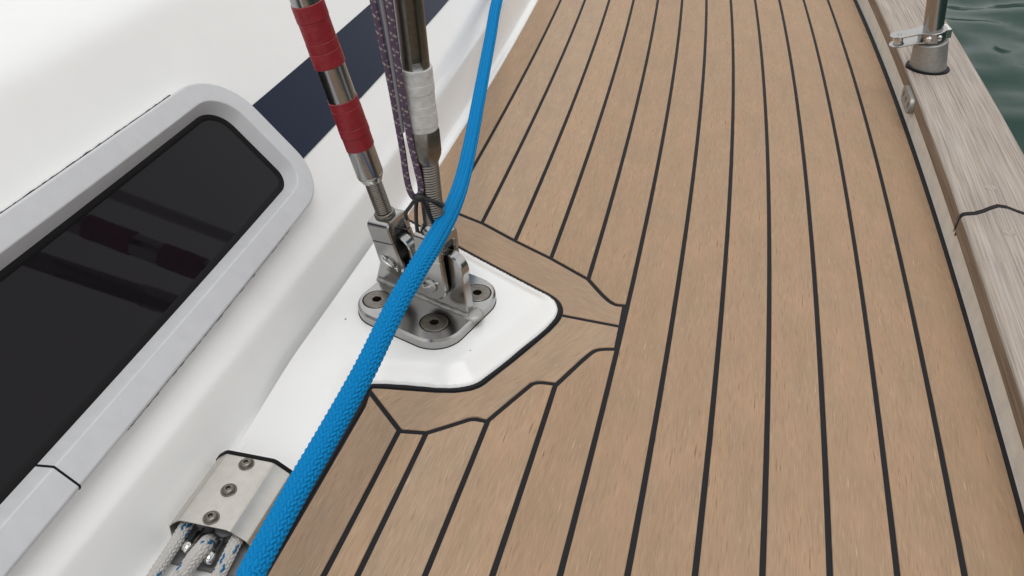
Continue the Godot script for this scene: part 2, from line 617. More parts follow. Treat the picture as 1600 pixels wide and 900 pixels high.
func build_deck() -> void:
	var deck := thing("deck", "teak deck of narrow planks with black caulked seams", "", Vector3.ZERO, "", "structure")
	# the rubber bed that shows in the seams
	var rows := []
	for j in 60:
		var z := lerpf(0.8, -4.5, j / 59.0)
		var r := PackedVector3Array()
		for k in 12:
			r.append(cp(lerpf(-0.47, 0.2085, k / 11.0), -0.0012, z))
		rows.append(r)
	part(deck, "caulking", grid(rows), M.caulk)
	# outline of the white pad, then aft along the margin
	var front := pxs([[560, 305], [640, 347], [700, 379], [740, 401], [800, 433], [838, 453]])
	var cornr := smooth2(pxs([[838, 453], [864, 466], [874, 480], [872, 496], [855, 514]]), 2)
	var aft := pxs([[840, 527], [800, 560], [764, 588]])
	var cornr2 := smooth2(pxs([[764, 588], [745, 603], [715, 609], [681, 608]]), 2)
	var aft2 := smooth2(pxs([[640, 605], [587, 601], [576, 603], [572, 611]]), 2)
	pad_edge = PackedVector2Array()
	for a in [front, cornr, aft, cornr2, aft2]:
		pad_edge.append_array(a)
	var z_last := pad_edge[-1].y
	for i in 24:
		var z := lerpf(z_last + 0.02, 0.8, i / 23.0)
		pad_edge.append(Vector2(kx(K_AFT, z), z))
	var white := pad_edge.duplicate()
	white.append(Vector2(kx(-12, 0.8), 0.8))
	white.append(Vector2(kx(-12, -0.85), -0.85))
	# the white area grown by the width of its own seam
	var white_big: PackedVector2Array = Geometry2D.offset_polygon(white, 0.0022)[0]
	# margin planks round the pad
	var outer_f := [[976, 477], [960, 476], [944, 464], [919, 436], [860, 403], [805, 376], [755, 349], [720, 335], [600, 284], [480, 233]]
	var king_f := PackedVector2Array()
	king_f.append_array(pxs([[970, 510]]))
	king_f.append_array(smooth2(pxs(outer_f.slice(0, 4)), 2).slice(0, -1))
	king_f.append_array(pxs(outer_f.slice(3)))
	king_f.append_array(pxs([[380, 260], [560, 420], [760, 480], [871, 491]]))
	var king_a := pxs([[871, 491], [970, 510]])
	for seg in [[[963, 545], [934, 545], [920, 553], [870, 600]], [[870, 600], [836, 596], [822, 607], [761, 658]], [[761, 658], [738, 653], [718, 660], [666, 676]]]:
		king_a.append_array(smooth2(pxs(seg), 2).slice(0, -1))
	king_a.append_array(pxs([[666, 676], [625, 673], [574, 607], [620, 560], [700, 520]]))
	var king_all: PackedVector2Array = Geometry2D.merge_polygons(Geometry2D.merge_polygons(king_f, king_a)[0], white_big)[0]
	var n := 0
	for q in Geometry2D.clip_polygons(king_f, white_big):
		if centroid(q).x > kx(-9.0, centroid(q).y):
			var lim := strip(K_LEFT, 6, 0.5, -2.0)
			for q2 in Geometry2D.intersect_polygons(q, lim):
				plank(deck, q2, 1, d2(860, 440) - d2(760, 390))
	for q in Geometry2D.clip_polygons(king_a, white_big):
		if not Geometry2D.is_polygon_clockwise(q) or true:
			plank(deck, q, 3, d2(880, 520) - d2(720, 640))
	var ks := [K_LEFT, -8.0, -7.0, -6.0, -5.0, -4.0, -3.0, -2.0, -1.0, 0.0, 1.0, 2.0, 3.0, EDGE_R]
	for i in ks.size() - 1:
		for q in Geometry2D.clip_polygons(strip(ks[i], ks[i + 1], 0.8, -4.4), king_all):
			var c := centroid(q)
			if ks[i] < -6.1 and c.y > -0.65:
				continue
			n += 1
			plank(deck, q, n * 7 + int(ks[i] * 3 + 40), Vector2(0, 1))
	for e in [[K_AFT, -6.5], [-6.5, -6.0]]:
		for q in Geometry2D.clip_polygons(strip(e[0], e[1], 0.8, -4.4), king_all):
			if centroid(q).y > -0.5:
				n += 1
				plank(deck, q, n, Vector2(0, 1))
	# waterway: thick bead of black rubber along the outboard edge
	var bead := PackedVector3Array()
	for i in 90:
		var z := lerpf(0.8, -4.4, i / 89.0)
		bead.append(Vector3(kx(EDGE_R, z) + 0.0012, -0.0022, z))
	part(deck, "edge_bead", tube(bead, func(_t, _s): return 0.0042, 8), M.caulk)
	# bead round the pad, riding over the joint
	var pb := []
	for p in pad_edge:
		pb.append(Vector3(p.x, -0.001, p.y))
	var path := PackedVector3Array()
	for i in pb.size() - 1:
		var m: int = max(1, int(pb[i].distance_to(pb[i + 1]) / 0.004))
		for k in m:
			path.append(pb[i].lerp(pb[i + 1], float(k) / m))
	part(deck, "pad_bead", tube(path, func(_t, s): return 0.0024 + 0.0003 * sin(s * 90.0), 8), M.caulk)

# ---------------------------------------------------------------- coachroof
const WALL_A := 0.85521   # 49 degrees
func wall_pt(s: float, z: float, lift: float) -> Vector3:
	return cp(-0.493 - s * cos(WALL_A) + lift * sin(WALL_A), 0.060 + s * sin(WALL_A) + lift * cos(WALL_A), z)
func pad_dist(p: Vector2) -> float:   # distance to the teak edge, positive on the white side
	var best := 1e9
	var side := 1.0
	for i in pad_edge.size() - 1:
		var q := Geometry2D.get_closest_point_to_segment(p, pad_edge[i], pad_edge[i + 1])
		var d := q.distance_to(p)
		if d < best - 1e-7:
			best = d
			var e := pad_edge[i + 1] - pad_edge[i]
			side = 1.0 if e.cross(p - pad_edge[i]) > 0 else -1.0
	return best * side
func pad_y(d: float, z: float) -> float:
	var r: float = smoothstep(0.0, 0.030, d) * smoothstep(-0.40, -0.545, z)
	var base: float = lerpf(-0.012, 0.0025, clamp((d + 0.003) / 0.005, 0, 1))
	return base + 0.0115 * r
var PAD_TOP := 0.014
func build_coachroof() -> void:
	var c := thing("coachroof", "glossy white moulded coachroof side with navy stripe and long dark window", "coachroof", Vector3(xc(0) - 0.49, 0, 0))
	# profile from the deck up: fillet, steep foot, rounded ledge, window wall, shoulder, roof
	var pr := [[-0.452, -0.02], [-0.4525, 0.0025], [-0.458, 0.0027], [-0.4635, 0.0045], [-0.4675, 0.0095], [-0.4725, 0.0205], [-0.4785, 0.0355], [-0.4832, 0.0470], [-0.4862, 0.0530], [-0.4900, 0.0572], [-0.4955, 0.0621], [-0.5015, 0.0689], [-0.5065, 0.0752]]
	var pts := []
	for q in pr:
		pts.append(Vector3(q[0], q[1], 0))
	for s in [0.035, 0.08, 0.14, 0.20, 0.25, 0.270]:
		var w := wall_pt(s, 0, 0)
		pts.append(Vector3(w.x - xc(0), w.y, 0))
	var sh: Vector3 = pts[-1]
	for q in [[0.012, 0.0125], [0.027, 0.0205], [0.05, 0.0265], [0.10, 0.034], [0.25, 0.052], [0.55, 0.075], [0.95, 0.085]]:
		pts.append(sh + Vector3(-q[0], q[1], 0))
	var prof := cr(pts, 0.0025)
	var keep := PackedVector3Array()
	for p in prof:
		if keep.size() == 0 or keep[-1].distance_to(p) > (0.002 if p.y < 0.09 else 0.006):
			keep.append(p)
	var rows := []
	for j in 70:
		var z := lerpf(0.8, -4.5, j / 69.0)
		var r := PackedVector3Array()
		for p in keep:
			r.append(cp(p.x, p.y, z))
		rows.append(r)
	part(c, "cabin_side", grid(rows), M.gel)
	# white pad and side margin: a height field that dives under the teak at its edge
	rows = []
	var zs := []
	var z := -0.83
	while z < 0.8:
		zs.append(z)
		z += 0.0025 if z < -0.35 else 0.02
	for zz in zs:
		var r := PackedVector3Array()
		for i in 138:
			var o := lerpf(-0.462, -0.190, i / 137.0)
			var d := pad_dist(Vector2(xc(zz) + o, zz))
			r.append(Vector3(xc(zz) + o, pad_y(d, zz) + 0.0004, zz))
		rows.append(r)
	part(c, "chainplate_pad", grid(rows), M.gel)
	# navy stripe
	rows = []
	for j in 60:
		var zz := lerpf(-0.69, -4.4, j / 59.0)
		var r := PackedVector3Array()
		for i in 5:
			r.append(wall_pt(lerpf(0.0712, 0.1500, i / 4.0), zz, 0.0012))
		rows.append(r)
	part(c, "stripe", grid(rows), M.navy)
	build_window(c)
	for q in [[540, 499, 0.0011], [604, 604, 0.0008], [735, 548, 0.0007]]:   # small chips in the gelcoat
		var p := at_y(q[0], q[1], PAD_TOP)
		p.y = pad_y(pad_dist(Vector2(p.x, p.z)), p.z) + 0.0004
		part(c, "chip", lathe(p, Vector3.UP, [[0, q[2]], [0.0002, q[2] * 0.8], [0.0002, 0]], 9), M.sealant)
func ring(e: float, lift: float, zj: float, gap := 0.0009) -> PackedVector3Array:
	# outline of the window at a distance e inside its outer edge; starts and ends at the frame joint
	var s0 := 0.0300 + e
	var s1 := 0.2050 - e
	var zf := -0.7270 + e
	var za := 0.55 - e
	var r_hi: float = max(0.062 - e, 0.004)
	var r_lo: float = max(0.050 - e, 0.004)
	var o := []
	for i in 12:
		o.append(Vector2(s0, lerpf(zj - gap, zf + r_lo, i / 12.0)))
	for i in 13:
		var a := PI / 2 * i / 12.0
		o.append(Vector2(s0 + r_lo - r_lo * cos(a), zf + r_lo - r_lo * sin(a)))
	for i in range(1, 8):
		o.append(Vector2(lerpf(s0 + r_lo, s1 - r_hi, i / 8.0), zf))
	for i in 13:
		var a := PI / 2 * i / 12.0
		o.append(Vector2(s1 - r_hi + r_hi * sin(a), zf + r_hi - r_hi * cos(a)))
	for i in range(1, 24):
		o.append(Vector2(s1, lerpf(zf + r_hi, za - 0.02, i / 24.0)))
	o.append(Vector2(s1 - 0.02, za))
	o.append(Vector2(s0 + 0.02, za))
	for i in 13:
		o.append(Vector2(s0, lerpf(za - 0.02, zj + gap, i / 12.0)))
	var out := PackedVector3Array()
	for p in o:
		var low: float = clamp((0.2050 - p.x) / 0.175, 0, 1)
		var sh: float = -0.032 * (p.y + 0.56) * low
		out.append(wall_pt(p.x + sh, p.y, lift))
	return out
func build_window(c: Node3D) -> void:
	var zj := -0.2935
	var prof := [[0.0, 0.0004], [0.0, 0.0135], [0.0004, 0.0155], [0.0016, 0.0168], [0.003, 0.0170], [0.0216, 0.0170], [0.0226, 0.0167], [0.0234, 0.0159], [0.0312, 0.0026], [0.0314, 0.0005]]
	var rows := []
	for q in prof:
		rows.append(ring(q[0], q[1], zj))
	var w := part(c, "window", grid(rows), M.frame)
	w.set_meta("label", "satin silver window frame with rounded end")
	rows = []
	for q in [[0.0300, 0.0006], [0.0302, 0.0030], [0.0312, 0.0034], [0.0335, 0.0034], [0.0355, 0.0028], [0.0372, 0.0024], [0.0375, 0.0012]]:
		rows.append(ring(q[0], q[1], zj, 0.0))
	part(w, "gasket", grid(rows), M.rubber)
	# pane: one sheet, its rim tucked under the frame
	rows = []
	for j in 60:
		var z := lerpf(-0.7035, 0.53, j / 59.0)
		var r := PackedVector3Array()
		for i in 8:
			r.append(wall_pt(lerpf(0.040, 0.183, i / 7.0), z, 0.0022))
		rows.append(r)
	part(w, "pane", grid(rows), M.glass)
	# black rubber in the frame joint
	var jp := []
	for q in prof.slice(1, 9):
		jp.append(ring(q[0], q[1] - 0.0006, zj)[0] + (wall_pt(0, zj, 0) - wall_pt(0, zj - 0.0009, 0)))
	part(w, "joint", tube(cr(jp, 0.001), func(_t, _s): return 0.0011, 6), M.rubber)
	# old sealant squeezed out along the upper and lower edges, ragged
	for low in [true, false]:
		var path := PackedVector3Array()
		var base := ring(-0.0012 if low else -0.0022, 0.0003, zj)
		var sel := []
		if low:
			for i in range(2, 14):
				sel.append(base[i])
		else:
			for i in range(44, 62):
				sel.append(base[i])
		path = cr(sel, 0.0016)
		var nz := FastNoiseLite.new()
		nz.seed = 5 if low else 6
		nz.frequency = 1.0
		part(w, "sealant", tube(path, func(t, s): return min(1.0, (1.0 - t) * 6.0) * (0.0014 if low else 0.0005) + 0.0012 * clamp(nz.get_noise_1d(s * 90.0) + 0.05, 0.0, 1.0) + 0.0004 * clamp(nz.get_noise_1d(s * 400.0), 0.0, 1.0), 6), M.sealant)

# ---------------------------------------------------------------- chainplate
var P0 := Vector3(-0.3051, 0.026, -0.6620)
var T := Vector3(0.945, 0, 0.327)
var N := Vector3(-0.327, 0, 0.945)
func tp(t: float, y: float, n: float) -> Vector3:
	return Vector3(P0.x, 0, P0.z) + T * t + N * n + Vector3.UP * y
func build_chainplate() -> void:
	var c := thing("chainplate", "polished steel chainplate with upright lug bolted to the white pad", "chainplate", tp(0.0675, PAD_TOP, 0.002))
	var xf := frame3(tp(0, 0, 0), T, N, Vector3.UP)
	var st := new_st()
	var spots := [[0.0254, 0.035, 0.0156], [0.0999, 0.033, 0.0156], [0.1095, -0.0314, 0.0156], [0.025, -0.031, 0.0156]]
	solid(st, round_rect(0.004, 0.131, -0.058, 0.062, 0.033, 12), xf, PAD_TOP + 0.0008, 0.026, 0.0022, 0.0, null, spots)
	var bp := part(c, "base_plate", st.commit(), M.steel)
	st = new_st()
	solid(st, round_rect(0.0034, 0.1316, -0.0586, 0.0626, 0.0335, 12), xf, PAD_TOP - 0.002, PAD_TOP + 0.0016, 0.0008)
	part(c, "plate_shade", st.commit(), M.rubber)  # black sheet painting the shade line under the plate rim
	for q in spots:
		part(c, "screw", screw_mesh(tp(q[0], 0.0262, q[1]), Vector3.UP, 0.0145, 0.0, 0.0052, 0.0105), M.dull_steel)
	# lug: one thick upright plate with two rounded tabs
	var o := PackedVector2Array()
	o.append(Vector2(0.0, 0.0255))
	o.append(Vector2(0.1235, 0.0255))
	o.append(Vector2(0.1215, 0.045))
	o.append(Vector2(0.1195, 0.062))
	o.append_array(circle2(Vector2(0.1010, 0.0770), 0.0185, deg_to_rad(-20), deg_to_rad(160), 14))
	o.append(Vector2(0.0760, 0.0640))
	o.append(Vector2(0.0660, 0.0600))
	o.append(Vector2(0.0560, 0.0690))
	o.append_array(circle2(Vector2(0.0330, 0.0740), 0.0215, deg_to_rad(20), deg_to_rad(180), 14))
	o.append(Vector2(0.008, 0.05))
	st = new_st()
	solid(st, o, frame3(tp(0, 0, 0), T, Vector3.UP, N), -0.006, 0.006, 0.0012, 0.0012)
	part(c, "lug", st.commit(), M.steel)
	for sd in [-1.0, 1.0]:
		var path := PackedVector3Array()
		for i in 90:
			path.append(tp(lerpf(0.003, 0.1240, i / 89.0), 0.0260, sd * 0.0064))
		part(c, "weld", tube(path, func(_t, s): return 0.0028 + 0.00018 * sin(s * 1700.0) + 0.0003 * sin(s * 431.0), 10), M.matt_alloy)
	part(c, "weld", lathe(tp(0.125, 0.0235, 0), Vector3.UP, [[0, 0.0120], [0.0028, 0.0110], [0.0042, 0.0075], [0.0046, 0.0]], 20), M.matt_alloy)

# ---------------------------------------------------------------- rigging screws
func axis_s(p: Vector3, d: Vector3, v: float) -> float:   # distance along the axis at which it crosses photo row v
	var lo := 0.0
	var hi := 0.5
	for i in 40:
		var m := (lo + hi) / 2
		if proj(p + d * m).y > v:
			lo = m
		else:
			hi = m
	return (lo + hi) / 2
func fork(st: SurfaceTool, xf: Transform3D, half_gap: float, thick: float, w: float, r: float, top: float, neck: float) -> void:
	# xf: x across the cheek, y along the shroud, z along the pin; origin in the pin's middle
	for sd in [-1.0, 1.0]:
		var o := PackedVector2Array()
		o.append(Vector2(w / 2, top * 0.55))
		o.append(Vector2(-w / 2, top * 0.55))
		o.append_array(circle2(Vector2.ZERO, r, PI, TAU, 16))
		var a: float = sd * half_gap
		var b: float = sd * (half_gap + thick)
		solid(st, o, xf, min(a, b), max(a, b), 0.0017, 0.0017)
	var ho := half_gap + thick
	var oo := PackedVector2Array()
	oo.append_array(circle2(Vector2(ho - 0.007, top - 0.007), 0.007, 0, PI / 2, 7))
	oo.append_array(circle2(Vector2(-ho + 0.007, top - 0.007), 0.007, PI / 2, PI, 7))
	oo.append(Vector2(-ho, top * 0.55))
	oo.append(Vector2(-half_gap, top * 0.55))
	var tin := top - neck
	oo.append_array(circle2(Vector2(-half_gap + 0.004, tin - 0.004), 0.004, PI, PI / 2, 5))
	oo.append_array(circle2(Vector2(half_gap - 0.004, tin - 0.004), 0.004, PI / 2, 0, 5))
	oo.append(Vector2(half_gap, top * 0.55))
	oo.append(Vector2(ho, top * 0.55))
	var bx := frame3(xf.origin, xf.basis.z, xf.basis.y, xf.basis.x)
	solid(st, oo, bx, -w / 2, w / 2, 0.0015, 0.0015)
func thread_mesh(p: Vector3, d: Vector3, s0: float, s1: float, r: float, lead: float) -> ArrayMesh:
	var prof := []
	var n := int((s1 - s0) / lead)
	prof.append([s0, r * 0.9])
	for i in n:
		var s := s0 + i * lead
		prof.append([s + lead * 0.1, r * 0.925])
		prof.append([s + lead * 0.45, r])
		prof.append([s + lead * 0.6, r])
		prof.append([s + lead * 0.95, r * 0.925])
	return lathe(p, d, prof, 24)
func section(r: float, slot_w: float, slot_d: float, bridged := false) -> PackedVector2Array:
	# round bar with a slot cut towards +x; bridged = tape pulled flat across it
	var a := asin(slot_w / 2 / r)
	var o := circle2(Vector2.ZERO, r, a, TAU - a, 30)
	if not bridged:
		o.append(Vector2(r - slot_d, -slot_w / 2))
		o.append(Vector2(r - slot_d, slot_w / 2))
	return o
func pin_and_cotter(root: Node3D, c: Vector3, ax: Vector3, upv: Vector3, half: float, r: float, twist: float) -> void:
	var p := part(root, "clevis_pin", lathe(c - ax * half, ax, [[0, 0], [0, r * 1.25], [0.002, r * 1.25], [0.002, r], [2 * half - 0.0008, r], [2 * half, r - 0.0008], [2 * half, 0]], 24), M.steel)
	var e := c + ax * (half - 0.002)
	var side := ax.cross(upv).normalized()
	var a := (upv * cos(twist) + side * sin(twist)).normalized()
	var b := ax.cross(a)
	var pts := [e - a * (r + 0.004) + b * 0.002, e - a * (r + 0.001), e + ax * 0.0022, e + a * (r + 0.0005) + ax * 0.0016, e + a * (r + 0.0035) - b * 0.003, e + a * r * 0.6 - b * 0.005 + ax * 0.002]
	part(p, "split_pin", tube(cr(pts, 0.0006), func(_t, _s): return 0.00115, 8), M.bright_steel)
func build_rigging() -> void:
	# ---- shorter screw, red tape
	var pl := tp(0.0325, 0.0675, 0)
	var top_l := at_y(478, 0, 0.337)
	var dl := (top_l - pl).normalized()
	var a := thing("turnbuckle", "steel rigging screw wrapped in two bands of red tape", "turnbuckle", pl, "rigging screws on the chainplate")
	var ez := (N - dl * N.dot(dl)).normalized()
	var ex := dl.cross(ez)
	var xf := frame3(pl, ex, dl, ez)
	var st := new_st()
	fork(st, xf, 0.0105, 0.006, 0.029, 0.0165, 0.051, 0.0075)
	part(a, "toggle", st.commit(), M.steel)
	pin_and_cotter(a, pl, ez, dl, 0.0190, 0.0075, 0.9)
	var s_top := 0.0508
	var sb := axis_s(pl, dl, 283)
	part(a, "collar", lathe(pl, dl, [[s_top - 0.0005, 0.0], [s_top - 0.0005, 0.0108], [s_top + 0.0035, 0.0108], [s_top + 0.0048, 0.0092], [s_top + 0.0048, 0.0]], 24), M.dull_steel)
	part(a, "thread", thread_mesh(pl, dl, s_top, sb + 0.004, 0.0086, 0.0024), M.dull_steel)
	var rb := 0.0134
	# the slot looks to the left in the picture
	var sx := (-rt * 0.93 - fw * 0.35)
	sx = (sx - dl * sx.dot(dl)).normalized()
	var sy := dl.cross(sx)
	var bx := frame3(pl, sx, sy, dl)
	part(a, "body_end", lathe(pl, dl, [[sb, 0.0], [sb, 0.0088], [sb + 0.0012, 0.0102], [sb + 0.007, 0.0128], [sb + 0.010, rb - 0.0001], [sb + 0.0105, 0.0]], 32), M.steel)
	var s1 := axis_s(pl, dl, 228)
	var s2 := axis_s(pl, dl, 153)
	var s3 := axis_s(pl, dl, 100)
	var s4 := axis_s(pl, dl, 3)
	st = new_st()
	solid(st, section(rb, 0.0070, 0.019), bx, sb + 0.0095, s4 + 0.11, 0.0015)
	part(a, "body", st.commit(), M.steel)
	for q in [[s1, s2, 3], [s3, s4, 8]]:
		# tape: turns of slightly different radius, flat across the slot
		st = new_st()
		var s: float = q[0]
		var e: float = q[1]
		var k := 0
		while s < e - 0.001:
			var w: float = min([0.0145, 0.009, 0.019, 0.011][k % 4], e - s)
			if e - s - w < 0.004:
				w = e - s
			solid(st, section(rb + 0.0009 + 0.00022 * ((k * 2 + q[2]) % 3), 0.0098, 0, true), bx, s, s + w, 0.0003, 0.0003)
			s += w
			k += 1
		part(a, "tape", st.commit(), M.red_tape)
	part(a, "shroud", lathe(pl, dl, [[s4 + 0.11, 0.0], [s4 + 0.11, 0.0105], [s4 + 0.20, 0.0105], [s4 + 0.205, 0.006], [2.2, 0.006]], 20), M.steel)
	# ---- longer screw, white tape, slot towards the viewer
	var pr_ := tp(0.0855, 0.0580, 0)
	var top_r := at_y(638, 0, 0.343)
	var dr := (top_r - pr_).normalized()
	var b := thing("turnbuckle", "slotted steel rigging screw with a band of white tape beside purple cord", "turnbuckle", pr_, "rigging screws on the chainplate")
	ez = (N - dr * N.dot(dr)).normalized()
	ex = dr.cross(ez)
	xf = frame3(pr_, ex, dr, ez)
	st = new_st()
	fork(st, xf, 0.0092, 0.0072, 0.032, 0.0185, 0.060, 0.011)
	part(b, "toggle", st.commit(), M.steel)
	pin_and_cotter(b, pr_, ez, dr, 0.0184, 0.008, 2.2)
	part(b, "collar", lathe(pr_, dr, [[0.0590, 0.0], [0.0590, 0.0150], [0.064, 0.0130], [0.0695, 0.0100], [0.0700, 0.0]], 24), M.steel)
	var sb2 := axis_s(pr_, dr, 254)
	part(b, "thread", thread_mesh(pr_, dr, 0.0695, sb2 + 0.005, 0.0108, 0.0027), M.dull_steel)
	rb = 0.0122
	var gx := (EYE - pr_).normalized() + rt * 0.10
	gx = (gx - dr * gx.dot(dr)).normalized()
	var gy := dr.cross(gx)
	bx = frame3(pr_, gx, gy, dr)
	var hexf := func(ang: float, q: Array) -> float:
		return q[1] if q[2] == 0 else lerpf(q[1], q[1] * cos(PI / 6) / cos(fposmod(ang, PI / 3) - PI / 6), 0.8)
	var s5 := axis_s(pr_, dr, 206)
	part(b, "lock_nut", lathe(pr_, dr, [[sb2, 0.0, 0], [sb2, 0.0098, 0], [sb2 + 0.0015, 0.0112, 0], [sb2 + 0.009, 0.0142, 0], [sb2 + 0.0145, 0.0156, 1], [s5 + 0.004, 0.0156, 1], [s5 + 0.005, 0.0, 0]], 48, hexf), M.dull_steel)
	var s6 := axis_s(pr_, dr, 104)
	st = new_st()
	solid(st, section(rb, 0.0092, 0.0185), bx, s5, s6 + 0.20, 0.001)
	part(b, "body", st.commit(), M.dull_steel)
	st = new_st()
	var s := s5
	var k := 0
	while s < s6 - 0.0005:
		var w: float = min([0.009, 0.013, 0.007, 0.011][k % 4], s6 - s)
		if s6 - s - w < 0.003:
			w = s6 - s
		solid(st, section(rb + 0.0016 + 0.00025 * ((k * 2) % 3), 0.008, 0, true), bx, s, s + w, 0.0003, 0.0003)
		s += w
		k += 1
	part(b, "tape", st.commit(), M.white_tape)
	part(b, "shroud", lathe(pr_, dr, [[s6 + 0.20, 0.0], [s6 + 0.20, 0.012], [s6 + 0.30, 0.012], [s6 + 0.305, 0.007], [2.4, 0.007]], 20), M.steel)
	build_cord(pr_, dr, gx, gy)
func ray_at(u: float, v: float, dp: float) -> Vector3:
	return EYE + ray(u, v) * dp
func build_cord(pr_: Vector3, dr: Vector3, gx: Vector3, gy: Vector3) -> void:
	# doubled purple cord lashed down beside the longer screw
	var dep := func(v: float, near: float) -> float:
		return depth(pr_ + dr * axis_s(pr_, dr, v)) - near
	var pts := []
	for q in [[566, -80, 0.008], [583, 0, 0.010], [597, 70, 0.012], [610, 130, 0.012], [621, 190, 0.012], [629, 235, 0.012], [634, 270, 0.012], [640, 297, 0.012], [648, 309, 0.012], [656, 304, 0.012], [657, 290, 0.012], [651, 262, 0.013], [642, 225, 0.014], [634, 180, 0.015], [626, 130, 0.016], [617, 70, 0.016], [607, 0, 0.016], [597, -80, 0.016]]:
		pts.append(ray_at(q[0], q[1], dep.call(q[1], q[2])))
	var t := thing("lashing_cord", "doubled purple cord with pale flecks hanging beside the white taped screw", "cord", pts[8])
	var purple := Color(0.115, 0.080, 0.125)
	var fleck := Color(0.40, 0.37, 0.33)
	var sh := func(a: float, s: float) -> Array:
		var q := braid(a, s, 8, 0.0017)
		var c := purple
		if (q[1] and posmod(q[2], 8) in [0, 5] and posmod(q[3], 4) < 3) or (not q[1] and posmod(q[3], 8) == 3 and posmod(q[2], 4) < 2):
			c = fleck
		return [q[0] * 0.0005, c]
	part(t, "cord", tube(cr(pts, 0.0006), func(_t, _s): return 0.0026, 24, sh, true), M.cord)
	var gp := []
	for q in [[578, -80, 0.012], [596, 0, 0.013], [611, 85, 0.013], [621, 150, 0.013], [629, 206, 0.012]]:
		gp.append(ray_at(q[0], q[1], dep.call(q[1], q[2])))
	part(t, "core_strand", tube(cr(gp, 0.002), func(_t, _s): return 0.0021, 10), M.grey_cord)
	# black lashing: thin dark line knotted at the loop and taken round the thread and toggle
	var kn: Vector3 = ray_at(655, 309, dep.call(309, 0.016))
	var b := thing("black_lashing", "thin black line knotted round the screw thread below the purple cord", "lashing", kn)
	part(b, "knot", lathe(kn - rt * 0.006, rt, [[0, 0.0], [0.001, 0.003], [0.004, 0.0046], [0.008, 0.0042], [0.011, 0.0026], [0.012, 0.0]], 14), M.black_cord)
	for path in [
		[[657, 309, 0.017], [672, 313, 0.016], [683, 317, 0.013], [692, 321, 0.002], [690, 317, -0.010], [680, 312, -0.014], [668, 309, -0.010], [655, 308, 0.010]],
		[[658, 310, 0.017], [666, 325, 0.016], [675, 345, 0.014], [683, 360, 0.012], [690, 375, 0.004]],
		[[651, 312, 0.014], [650, 330, 0.012], [651, 352, 0.006], [653, 366, 0.0]],
		[[648, 313, 0.013], [640, 324, 0.006], [634, 333, 0.0], [636, 342, -0.012]]]:
		var pp := []
		for q in path:
			pp.append(ray_at(q[0], q[1], dep.call(q[1], q[2])))
		part(b, "line", tube(cr(pp, 0.0015), func(_t, _s): return 0.0020, 8), M.black_cord)

# ---------------------------------------------------------------- ropes
func build_blue_rope() -> void:
	var src := [[830, -160, 0.085, 14.5], [800, -80, 0.088, 15.5], [777, 0, 0.09, 17], [766, 60, 0.09, 18], [751, 140, 0.092, 20], [735, 225, 0.099, 22], [721, 285, 0.108, 24.5], [704, 330, 0.122, 28], [678, 378, 0.135, 32], [650, 424, 0.137, 33], [618, 480, 0.128, 34.5], [570, 578, 0.108, 37], [520, 668, 0.09, 39], [462, 768, 0.08, 41], [398, 885, 0.074, 43.5], [372, 935, 0.070, 45]]
	var pts := []
	var rad := []
	for q in src:
		var p := at_y(q[0], q[1], q[2])
		pts.append(p)
		rad.append(q[3] * depth(p) / (2.0 * FPX))
	var last: Vector3 = pts[-1]
	pts.append(last + Vector3(-0.02, -0.02, 0.15))
	pts.append(last + Vector3(-0.02, -0.04, 0.40))
	rad.append(rad[-1]); rad.append(rad[-1])
	var t := thing("rope", "thick bright blue braided rope running over the chainplate and deck edge", "rope", pts[10])
	var path := cr(pts, 0.0009)
	# radius follows the path index
	var cum := [0.0]
	for i in range(1, pts.size()):
		cum.append(cum[-1] + pts[i].distance_to(pts[i - 1]))
	var total: float = cum[-1]
	var rf := func(_t: float, s: float) -> float:
		var x := s / total * total
		for i in cum.size() - 1:
			if x <= cum[i + 1]:
				return lerpf(rad[i], rad[i + 1], (x - cum[i]) / (cum[i + 1] - cum[i])) - 0.0022
		return rad[-1] - 0.0022
	var sh := func(a: float, s: float) -> Array:
		return [braid(a, s, 16, 0.0052)[0] * 0.0025, Color.WHITE]
	part(t, "braid", tube(path, rf, 144, sh), M.blue_rope)
func build_white_ropes() -> void:
	var sets := [
		[[[306, 797, 0.016], [288, 826, 0.018], [272, 852, 0.017], [255, 878, 0.014], [240, 901, 0.0115], [226, 925, 0.0095]], 19.5, "white line with blue flecks leaving the steel cover next to the cabin side"],
		[[[328, 846, 0.007], [323, 849, 0.016], [316, 857, 0.0225], [305, 870, 0.0215], [290, 891, 0.0165], [272, 917, 0.0115]], 24.0, "white line with blue flecks bending up over the sheave, middle of three"],
		[[[380, 826, 0.014], [366, 851, 0.017], [356, 871, 0.0165], [341, 900, 0.0125], [326, 929, 0.0095]], 19.5, "white line with blue flecks leaving the steel cover next to the blue rope"]]
	var white := Color(0.52, 0.505, 0.485)
	var blue := Color(0.02, 0.13, 0.27)
	for k in sets.size():
		var pts := []
		for q in sets[k][0]:
			pts.append(at_y(q[0], q[1], q[2]))
		var last: Vector3 = pts[-1]
		pts.append(last + Vector3(-0.004, 0, 0.10))
		pts.append(last + Vector3(0.0, 0, 0.40))
		var t := thing("control_line", sets[k][2], "rope", pts[3], "white control lines from the deck organiser")
		var sh := func(a: float, s: float) -> Array:
			var q := braid(a, s, 12, 0.0038)
			var c := white
			if (q[1] and posmod(q[2] + k * 3, 12) in [2, 3] and posmod(q[3], 12) < 6) or (not q[1] and posmod(q[3] + k, 12) in [5, 6] and posmod(q[2], 12) < 6):
				c = blue
			return [q[0] * 0.0018, c]
		var r: float = sets[k][1] * depth(pts[2]) / (2.0 * FPX)
		part(t, "braid", tube(cr(pts, 0.0008), func(_t, _s): return r - 0.0013, 72, sh, true), M.cord)

